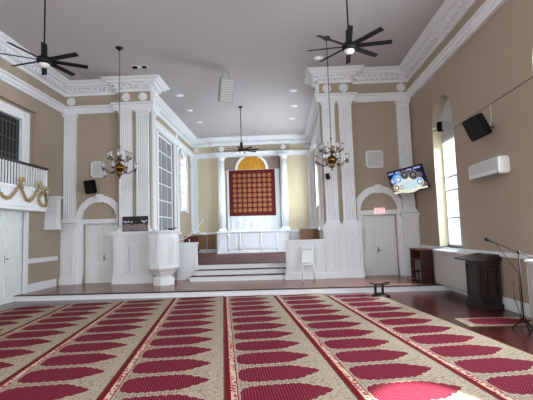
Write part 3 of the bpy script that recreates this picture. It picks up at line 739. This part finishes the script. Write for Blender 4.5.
b=MB().use(mat('cable_brown',srgb(92,80,70),.6));b.tube([(XR-.014,5.2,4.32),(XR-.014,7.0,4.28),(XR-.014,9.7,4.23),(XR-.014,10.25,4.2)],.0065,6);tag(b.build('cable'),'thin dark cable running along the right wall past the tilted speaker','cable')
b=mb('lgrey');b.tube([(XR-.012,8.45,4.26),(XR-.012,8.43,3.95),(XR-.012,8.5,3.8)],.012,6);tag(b.build('cable'),'short pale cable beside the tilted speaker','cable')
# framed grilles
def grille(x,z,label,w,h,m):
    t=thing('wall_grille',label,'grille',(x,YW,z),0,'square grilles over the doors')
    b=mb('white')
    for a,c,d,e in((-w/2,w/2,-h/2,-h/2+.05),(-w/2,w/2,h/2-.05,h/2),(-w/2,-w/2+.05,-h/2,h/2),(w/2-.05,w/2,-h/2,h/2)): b.box(a,c,-.05,0,d,e)
    b.build('frame',t)
    b=mb(m);b.box(-w/2+.04,w/2-.04,-.02,-.001,-h/2+.04,h/2-.04);
    for k in range(14): z_=-h/2+.06+k*(h-.12)/13;b.box(-w/2+.05,w/2-.05,-.028,-.02,z_-.005,z_+.005)
    b.build('mesh',t)
grille(-6.28,4.05,'white framed square grille above the left arched door',.5,.56,'lgrey')
grille(3.2,4.05,'white framed square grille above the right arched door',.58,.6,'lgrey')
# exit sign
def text_mesh(s,size,m,parent,name,loc,rot=(PI/2,0,0)):
    cu=bpy.data.curves.new('txt','FONT');cu.body=s;cu.size=size;cu.extrude=.003;cu.align_x='CENTER';cu.align_y='CENTER'
    o=bpy.data.objects.new('txt',cu);C.objects.link(o);dg=bpy.context.evaluated_depsgraph_get()
    me=bpy.data.meshes.new_from_object(o.evaluated_get(dg));bpy.data.objects.remove(o)
    me.materials.clear();me.materials.append(m);q=bpy.data.objects.new(name,me);C.objects.link(q);q.parent=parent;q.location=loc;q.rotation_euler=rot;return q
t=thing('exit_sign','pink and white EXIT sign on the transom of the right door','sign',(DRc+.02,YW-.12,2.3))
b=mb('signw');b.box(-.17,.17,-.03,.03,-.1,.1,bev=.008);b.build('body',t)
text_mesh('EXIT',.145,M['orange'],t,'lettering',(0,-.036,0))
b=mb('orange');b.box(-.15,.15,-.034,-.03,-.085,-.07);b.box(-.15,.15,-.034,-.03,.07,.085);b.build('border_line',t)
# television
TVL=dict(loc=(3.8,12.05,3.14),yaw=-.928,tilt=.329,w=1.29)
t=thing('television','television hanging tilted in the right corner showing round clocks','television',TVL['loc'])
w,h=TVL['w'],TVL['w']*.57;T=orient(TVL['yaw'],TVL['tilt'],-.079)
b=mb('blackp');b.box(-w/2,w/2,0,.05,-h/2,h/2,T=T,bev=.008);b.build('housing',t)
def em(name,c,s=.42): return mat(name,tuple(v*.25 for v in c),.4,emit=c,es=s)
navy=em('screen_navy',srgb(14,18,52));blue=em('screen_blue',srgb(60,140,210));cy=em('screen_pale',srgb(220,226,205));lt=em('screen_light_blue',srgb(190,215,225));ora=em('screen_orange',srgb(220,170,90));wh=em('screen_white',srgb(235,230,215));dk=em('screen_dark',srgb(8,8,14));gr=em('screen_grey',srgb(120,116,122));brn=em('screen_brown',srgb(120,90,60));pur=em('screen_lilac',srgb(150,150,205))
b=MB().use(navy);b.box(-w/2+.02,w/2-.02,-.004,0,-h/2+.02,h/2-.02,T=T);scr=b.build('screen',t)
def disc(b,m,x,z,r,d,sx=1.,sz=1.):
    r*=1.4;b.use(m);b.lathe([(r,0),(r,.002)],n=24,smooth=False,T=T@Matrix.Translation((x*w/2,-.004-d,z*h/2))@Matrix.Rotation(PI/2,4,'X')@Matrix.Diagonal((sx,sz,1,1)))
b=MB()
disc(b,blue,-.4,.08,.17,.001,1.2);disc(b,cy,.0,-.42,.22,.002,1.5,.8);disc(b,lt,0,-.5,.15,.003,1.3,.8);disc(b,brn,.55,-.6,.12,.001,1.6,.6);disc(b,brn,-.7,-.5,.12,.0015,1.2,.8)
for x,z,r,c in((-.45,.2,.09,lt),(-.05,.45,.1,gr),(.4,.3,.11,gr),(.72,.2,.06,gr),(-.78,.15,.06,pur),(-.68,-.45,.08,cy),(-.42,-.5,.055,ora),(.62,-.35,.09,lt)):
    disc(b,c,x,z,r,.004);disc(b,dk if c in(gr,cy) else blue,x,z,r*.75,.006);disc(b,gr if c is gr else wh,x,z,r*.45,.008)
b.use(wh);b.box(-w/2+.03,w/2-.06,-.012,-.004,-h/2+.02,-h/2+.07,T=T)
b.use(pur)
for x0,x1 in((-.92,-.62),(-.5,-.25),(.12,.4),(.5,.85)): b.box(x0*w/2,x1*w/2,-.01,-.004,h/2-.1,h/2-.05,T=T)
b.build('screen_image',scr)
b=mb('dark');b.tube([T@Vector((0,.05,-.05)),(.5,.5,-.1),(.6,.8,-.1)],.025);b.box(.655,.69,.65,.95,-.25,.05);b.tube([(.6,.8,-.1),(.66,.8,-.1)],.025);b.build('bracket',t)
# ------------------------------------------------------------------ right wall furniture
def radiator(y0,y1,z0,z1,label):
    t=thing('radiator_cover',label,'radiator cover',(XR-.03,y0,0),0,'radiator covers along the right wall');L=y1-y0
    b=mb('rad');b.box(-.27,0,0,L,z0,z1-.04);fr_=lambda u,v,d:(-.27-d,u,v);panel(b,fr_,.04,L-.04,z0+.05,z1-.09,.03,.01);b.build('panel',t)
    b=mb('white');b.box(-.31,0,-.02,L+.02,z1-.04,z1,bev=.01);b.build('shelf',t)
    for y in(.3,L-.3):
        b=mb('white');b.tube([(-.15,y,0),(-.15,y,z0)],.025);b.build('foot',t)
radiator(9.3,11.36,.17,1.09,'long pale grey radiator cover between bookcase and lectern')
radiator(4.9,7.15,.1,1.09,'pale radiator cover at the right edge behind the microphone stand')
# bookcase on the platform
t=thing('bookcase','small dark wooden bookcase standing open beside the radiator cover','bookcase',(3.83,11.4,H))
b=mb('mahog');b.box(0,.34,0,.03,0,.9);b.box(0,.34,.87,.9,0,.9);b.box(.31,.34,.03,.87,0,.9);b.build('side_panel',t)
b=mb('mahog');b.box(-.02,.36,-.02,.92,.9,.94,bev=.006);b.build('top',t)
for z in(.03,.32,.6):
    b=mb('mahog');b.box(.02,.31,.03,.87,z,z+.025);b.build('shelf',t)
cols=[srgb(60,30,30),srgb(160,160,165),srgb(40,45,50),srgb(120,110,95),srgb(30,40,60),srgb(190,185,175)]
bm_=[mat('book_cover',c,.6) for c in cols]
proto={}
for zi,z in enumerate((.055,.345)):
    y=.06;k=0
    while y<.8:
        th=random.choice((.03,.04,.05));hh=random.uniform(.16,.22)
        if random.random()<.15: y+=.08;continue
        b=MB().use(bm_[(k*5+zi*2)%6]);b.box(.1,.28,0,th,0,hh);b.use(M['lgrey']);b.box(.104,.284,.004,th-.004,.004,hh-.004)
        o=b.build('book',None,(3.83,11.4+y,H+z+.002));tag(o,'book upright among others on the %s shelf of the dark bookcase'%('lowest','middle')[zi],'book','books in the dark bookcase, %s shelf'%('lowest','middle')[zi]);y+=th+.004;k+=1
# lectern
t=thing('lectern','dark wooden lectern cabinet standing by the right wall','lectern',(4.04,8.48,0))
b=mb('darkwood');b.box(.02,.4,.0,.68,.1,.98);fl_=lambda u,v,d:(.02-d,u,v);panel(b,fl_,.06,.62,.2,.9,.04,.015);panel(b,lambda u,v,d:(u,-d,v),.06,.36,.2,.9,.04,.015);b.build('body',t)
b=mb('darkwood');b.box(-.02,.42,-.04,.72,0,.1,bev=.01);b.build('plinth',t)
b=mb('darkwood');b.prism([(-.2,.98),(.42,.98),(.42,1.1),(.3,1.1),(-.2,1.01)],lambda u,v,d:(u,d,v),-.04,.74);b.build('sloped_top',t)
b=mb('lgrey');b.box(.31,.41,.3,.52,0,.006,T=Matrix.Translation((0,0,1.1)));
tag(b.build('paper_sheet',None,(4.04,8.48,.001)),'white sheet lying on top of the dark lectern','paper')
# mic stand
t=thing('microphone_stand','black microphone boom stand at the right edge on the wooden floor','microphone stand',(3.87,6.78,0))
b=mb('dark');b.tube([(0,0,.12),(0,0,1.25)],[.013,.01]);b.build('pole',t)
for k in range(3):
    a=.4+2*PI*k/3;b=mb('dark');b.tube([(0,0,.2),(math.cos(a)*.17,math.sin(a)*.17,.012)],.013);b.build('leg',t)
b=mb('dark');b.tube([(-.38,0,1.42),(0,0,1.25),(.42,0,1.07)],.009);b.build('boom',t)
b=mb('dark');b.lathe([(.02,-.03),(.025,0),(.02,.03)],n=10,c=(0,0,1.25));b.build('clutch',t)
b=mb('blackp');b.tube([(-.36,0,1.41),(-.45,0,1.45),(-.47,0,1.46),(-.51,0,1.478),(-.53,0,1.487)],[.012,.016,.026,.028,.012]);b.build('microphone',t)
b=mb('dark');b.tube([(3.5,6.78,1.43),(3.7,6.86,1.2),(3.86,6.82,.9),(3.88,6.84,.3),(4.05,7.2,.02),(4.35,7.7,.015),(4.42,8.0,.3),(4.43,8.0,.6)],.006,6);tag(b.build('microphone_cable'),'thin black cable running down the microphone stand to the wall','cable')
# stool
t=thing('stool','small black stool with curved seat standing beside the carpets','stool',(2.42,10.4,0))
b=mb('dark');n=12
P=[(-.24+.48*i/n,.29+.045*(abs(-1+2*i/n)**2)) for i in range(n+1)];poly=P+[(x,z+.022) for x,z in P[::-1]]
b.prism(poly,lambda u,v,d:(u,d,v),-.14,.14);b.build('seat',t)
for x in(-.1,.08):
    b=mb('dark');b.box(x-.022,x+.022,-.05,.05,.05,.295,bev=.006);b.build('post',t)
b=mb('dark')
P=[(-.2+.44*i/n,.005+.05*(1-abs(-1+2*i/n)**2)) for i in range(n+1)];poly=P+[(x,z+.022) for x,z in P[::-1]]
b.prism(poly,lambda u,v,d:(u,d,v),-.13,.13);b.build('base',t)
# ------------------------------------------------------------------ carpets
def carpet_mat(name,pitch,W,seam=True):
    m=bpy.data.materials.new(name);m.use_nodes=True;n=m.node_tree.nodes;l=m.node_tree.links;b=n['Principled BSDF'];b.inputs['Roughness'].default_value=.95;b.inputs['Specular IOR Level'].default_value=.15
    tc=n.new('ShaderNodeTexCoord');sx=n.new('ShaderNodeSeparateXYZ');l.new(tc.outputs['Object'],sx.inputs[0])
    def ma(op,a,c=None,c2=None):
        q=n.new('ShaderNodeMath');q.operation=op
        for i,v in enumerate((a,c,c2)):
            if v is None: continue
            if isinstance(v,(int,float)): q.inputs[i].default_value=v
            else: l.new(v,q.inputs[i])
        return q.outputs[0]
    def mx(f,A,B):
        q=n.new('ShaderNodeMix');q.data_type='RGBA'
        l.new(f,q.inputs[0]) if not isinstance(f,float) else setattr(q.inputs[0],'default_value',f)
        for i,v in ((6,A),(7,B)):
            if isinstance(v,tuple): q.inputs[i].default_value=(*v,1)
            else: l.new(v,q.inputs[i])
        return q.outputs[2]
    u,v=sx.outputs[0],sx.outputs[1]
    dv=ma('ABSOLUTE',ma('MULTIPLY',ma('SUBTRACT',ma('FRACT',ma('DIVIDE',v,pitch)),.5),pitch))
    # half height profile over u
    cv=n.new('ShaderNodeFloatCurve');c=cv.mapping.curves[0]
    pts=[(0,0),(.115,0),(.12,.45),(.15,.72),(.2,.9),(.3,.97),(.6,.95),(.67,.84),(.725,.6),(.78,.45),(.83,.22),(.885,0),(1,0)]
    c.points[0].location=pts[0];c.points[1].location=pts[-1]
    for p in pts[1:-1]: c.points.new(*p)
    for p in c.points: p.handle_type='VECTOR'
    cv.mapping.update();l.new(ma('DIVIDE',u,W),cv.inputs['Value'])
    wob=ma('MULTIPLY',ma('SINE',ma('MULTIPLY',u,70.)),.012)
    hh=ma('ADD',ma('MULTIPLY',cv.outputs[0],pitch*.425),wob)
    motif=ma('LESS_THAN',dv,hh);rim=ma('LESS_THAN',dv,ma('ADD',hh,.022))
    inm=ma('MULTIPLY',ma('GREATER_THAN',u,W*.12),ma('LESS_THAN',u,W*.885));motif=ma('MULTIPLY',motif,inm)
    rim=ma('MULTIPLY',rim,ma('MULTIPLY',ma('GREATER_THAN',u,W*.105),ma('LESS_THAN',u,W*.9)))
    # beige ground with scrolls
    vo=n.new('ShaderNodeTexVoronoi');vo.inputs['Scale'].default_value=16;vo.feature='DISTANCE_TO_EDGE';l.new(tc.outputs['Object'],vo.inputs['Vector'])
    scroll=ma('LESS_THAN',vo.outputs['Distance'],.07)
    vo2=n.new('ShaderNodeTexVoronoi');vo2.inputs['Scale'].default_value=16;l.new(tc.outputs['Object'],vo2.inputs['Vector'])
    dots=ma('LESS_THAN',vo2.outputs['Distance'],.16)
    beige=mx(ma('MULTIPLY',scroll,.55),srgb(170,156,136),srgb(104,92,80));beige=mx(ma('MULTIPLY',dots,.6),beige,srgb(150,96,80))
    # red field with pale lattice dots
    la=ma('MULTIPLY',ma('SINE',ma('MULTIPLY',ma('ADD',u,v),95.)),ma('SINE',ma('MULTIPLY',ma('SUBTRACT',u,v),95.)))
    lat=ma('GREATER_THAN',la,.6)
    red=mx(ma('MULTIPLY',lat,.55),srgb(98,5,32),srgb(186,104,122))
    c=mx(ma('MULTIPLY',rim,.7),beige,srgb(180,164,140));c=mx(motif,c,red)
    # rows between: thin grey lines
    row=ma('MULTIPLY',ma('GREATER_THAN',dv,pitch*.485),inm);c=mx(ma('MULTIPLY',row,.5),c,srgb(120,100,84))
    hat=ma('MULTIPLY',ma('MULTIPLY',ma('SUBTRACT',1.,motif),inm),ma('MULTIPLY',ma('LESS_THAN',u,W*.62),ma('GREATER_THAN',ma('SINE',ma('MULTIPLY',u,150.)),.1)));c=mx(ma('MULTIPLY',hat,.45),c,srgb(96,86,80))
    # floral border strip
    fb1=ma('LESS_THAN',u,W*.105)
    vo3=n.new('ShaderNodeTexVoronoi');vo3.inputs['Scale'].default_value=22;l.new(tc.outputs['Object'],vo3.inputs['Vector'])
    fl=mx(ma('LESS_THAN',vo3.outputs['Distance'],.42),srgb(200,172,150),srgb(150,50,64))
    c=mx(fb1,c,fl if seam else beige)
    e1=ma('MULTIPLY',ma('GREATER_THAN',u,W*.095),ma('LESS_THAN',u,W*.105));c=mx(e1,c,srgb(110,40,44))
    if seam: c=mx(ma('LESS_THAN',u,W*.045),c,srgb(104,8,26));c=mx(ma('GREATER_THAN',u,W*.985),c,srgb(90,60,40))
    hs=n.new('ShaderNodeTexNoise');hs.inputs['Scale'].default_value=260;l.new(tc.outputs['Object'],hs.inputs[0])
    bp=n.new('ShaderNodeBump');bp.inputs['Strength'].default_value=.5;bp.inputs['Distance'].default_value=.004;l.new(hs.outputs['Fac'],bp.inputs['Height']);l.new(bp.outputs[0],b.inputs['Normal'])
    l.new(c,b.inputs['Base Color']);return m
W=1.328;ANG=.147
CM=carpet_mat('prayer_carpet',.61,W)
names=['leftmost prayer carpet strip against the left doors','second prayer carpet strip from the left','third prayer carpet strip from the left','fourth prayer carpet strip, left of the one under the camera axis','fifth prayer carpet strip, straight before the rug and steps','sixth prayer carpet strip, under the sunlit patch','rightmost prayer carpet strip along the bare wood floor']
# left edge X at Y=7.5 for each strip
ends=[10.0,10.3,10.55,10.85,10.88,10.88,10.6]
lab=['prayer carpet strip cut by the left edge, against the left doors','prayer carpet strip, second from the left doors','prayer carpet strip, third from the left doors','prayer carpet strip just left of the dark line running to the steps','prayer carpet strip just right of the dark line running to the steps','prayer carpet strip with the sunlit red motif at the bottom','rightmost prayer carpet strip, beside the bare wood floor']
for k in range(7):
    x75=-6.49+1.342*k
    d=Vector((-math.sin(ANG),math.cos(ANG)));ph=(.1,.1,.15,.1,-.27,-.27,.15)[k];yl=ends[k]+ph
    org=Vector((x75,7.5))+d*((yl-7.5)/d.y)      # far left corner
    L=yl+1.5
    b=MB().use(CM)
    b.box(.002,W-.002,-L,-ph,0,.012)
    o=b.build('prayer_carpet',None,(org.x,org.y,.001));o.rotation_euler=(0,0,ANG)
    tag(o,lab[k],'carpet','prayer carpet strips')
b=MB().use(carpet_mat('prayer_mat',.62,1.4,False));b.box(0,1.3,-.62,0,0,.012)
o=b.build('prayer_mat',None,(3.12,7.68,.001));tag(o,'single red prayer mat on the wood floor near the microphone stand','mat')
# ------------------------------------------------------------------ camera
f=400.;vy=Vector((282-266.5,200-232,f)).normalized();a_=-.031;c_=-(a_*vy.x+vy.y)/vy.z
vz=Vector((a_,1,c_)).normalized();vx=vz.cross(vy).normalized()
if vx.x<0: vx=-vx
# rows of world axes expressed in camera (right,up,forward)
right=Vector((vx.x,vy.x,vz.x));up=Vector((vx.y,vy.y,vz.y));fw=Vector((vx.z,vy.z,vz.z))
cam=bpy.data.cameras.new('camera');co=bpy.data.objects.new('camera',cam);C.objects.link(co)
Mx=Matrix((( right.x,up.x,-fw.x,0),(right.y,up.y,-fw.y,0),(right.z,up.z,-fw.z,1.7),(0,0,0,1)));co.matrix_world=Mx
cam.sensor_width=36;cam.lens=36*f/533;cam.clip_end=200;cam.clip_start=.05
bpy.context.scene.camera=co
# ------------------------------------------------------------------ light
S=bpy.context.scene
w_=bpy.data.worlds.new('sky');S.world=w_;w_.use_nodes=True;nt=w_.node_tree;bg=nt.nodes['Background']
tc=nt.nodes.new('ShaderNodeTexCoord');sp=nt.nodes.new('ShaderNodeSeparateXYZ');cr=nt.nodes.new('ShaderNodeValToRGB')
nt.links.new(tc.outputs['Generated'],sp.inputs[0]);nt.links.new(sp.outputs[2],cr.inputs[0])
cr.color_ramp.elements[0].position=0;cr.color_ramp.elements[0].color=(.82,.88,.92,1);cr.color_ramp.elements[1].position=.5;cr.color_ramp.elements[1].color=(.8,.9,1,1);nt.links.new(cr.outputs[0],bg.inputs[0]);bg.inputs[1].default_value=.8
def daylight(name,x,side,y,w,z,tilt,E,col,h=1.6):
    """soft sky or ground light standing outside a side window, aimed in through it"""
    L=bpy.data.lights.new(name,'AREA');L.shape='RECTANGLE';L.size=h;L.size_y=w;L.energy=E;L.color=col
    o=bpy.data.objects.new(name,L);C.objects.link(o);o.location=(x+side*1.7,y,z);o.rotation_euler=(0,side*(PI/2-tilt),0)
SK=(.86,.94,1);GR=(1,.97,.92)
def pane_light(x,side,y,w,z,h,E,col=SK):
    """daylight coming through a window whose pane it fills"""
    L=bpy.data.lights.new('window_daylight','AREA');L.shape='RECTANGLE';L.size=h;L.size_y=w;L.energy=E;L.color=col
    o=bpy.data.objects.new('window_daylight',L);C.objects.link(o);o.location=(x,y,z);o.rotation_euler=(0,side*PI/2,0)
a,c=WR[0][:2];daylight('sky_light',XR+TH,1,(a+c)/2,2.2,5.6,.85,700,SK)
for (a,c,zb,zs,ar),E_ in zip(WR[1:],(150,160,150)): pane_light(XR+.2,1,(a+c)/2,1.2,2.7,2.9,E_)
for (a,c,zb,zs,ar) in WLs[1:]: pane_light(XL-.2,-1,(a+c)/2,1.2,2.9,3.4,35)
daylight('sky_light',CL-TH,-1,20.4,2.2,7.2,.75,1300,SK)
pane_light(CR+.1,1,17.3,2.3,3.0,3.3,170)
pane_light(CR+.15,1,20.4,1.2,2.8,4.5,120)
sun=bpy.data.lights.new('sun','SUN');sun.energy=28;sun.angle=.009;sun.color=(1,.93,.8);so=bpy.data.objects.new('sun',sun);C.objects.link(so)
dirv=Vector((.02,4.93-(YR-.15),-(4.1+.85)));so.rotation_euler=dirv.to_track_quat('-Z','Y').to_euler()
for x in (-2.2,):  # fill light added just inside the rear wall to brighten the front walls
    L=bpy.data.lights.new('rear_fill_light','AREA');L.shape='RECTANGLE';L.size=8;L.size_y=2.6;L.energy=220;L.color=(.93,.97,1)
    o=bpy.data.objects.new('rear_fill_light',L);C.objects.link(o);o.location=(x-.2,YR+.1,4.6);o.rotation_euler=(PI/2-.08,0,0)
vs=S.view_settings;S.display_settings.display_device='sRGB';vs.view_transform='Standard';vs.look='None';vs.gamma=1;vs.use_curve_mapping=False;vs.exposure=1.25
S.cycles.use_denoising=True;S.cycles.max_bounces=10;S.cycles.diffuse_bounces=6;S.cycles.sample_clamp_indirect=3
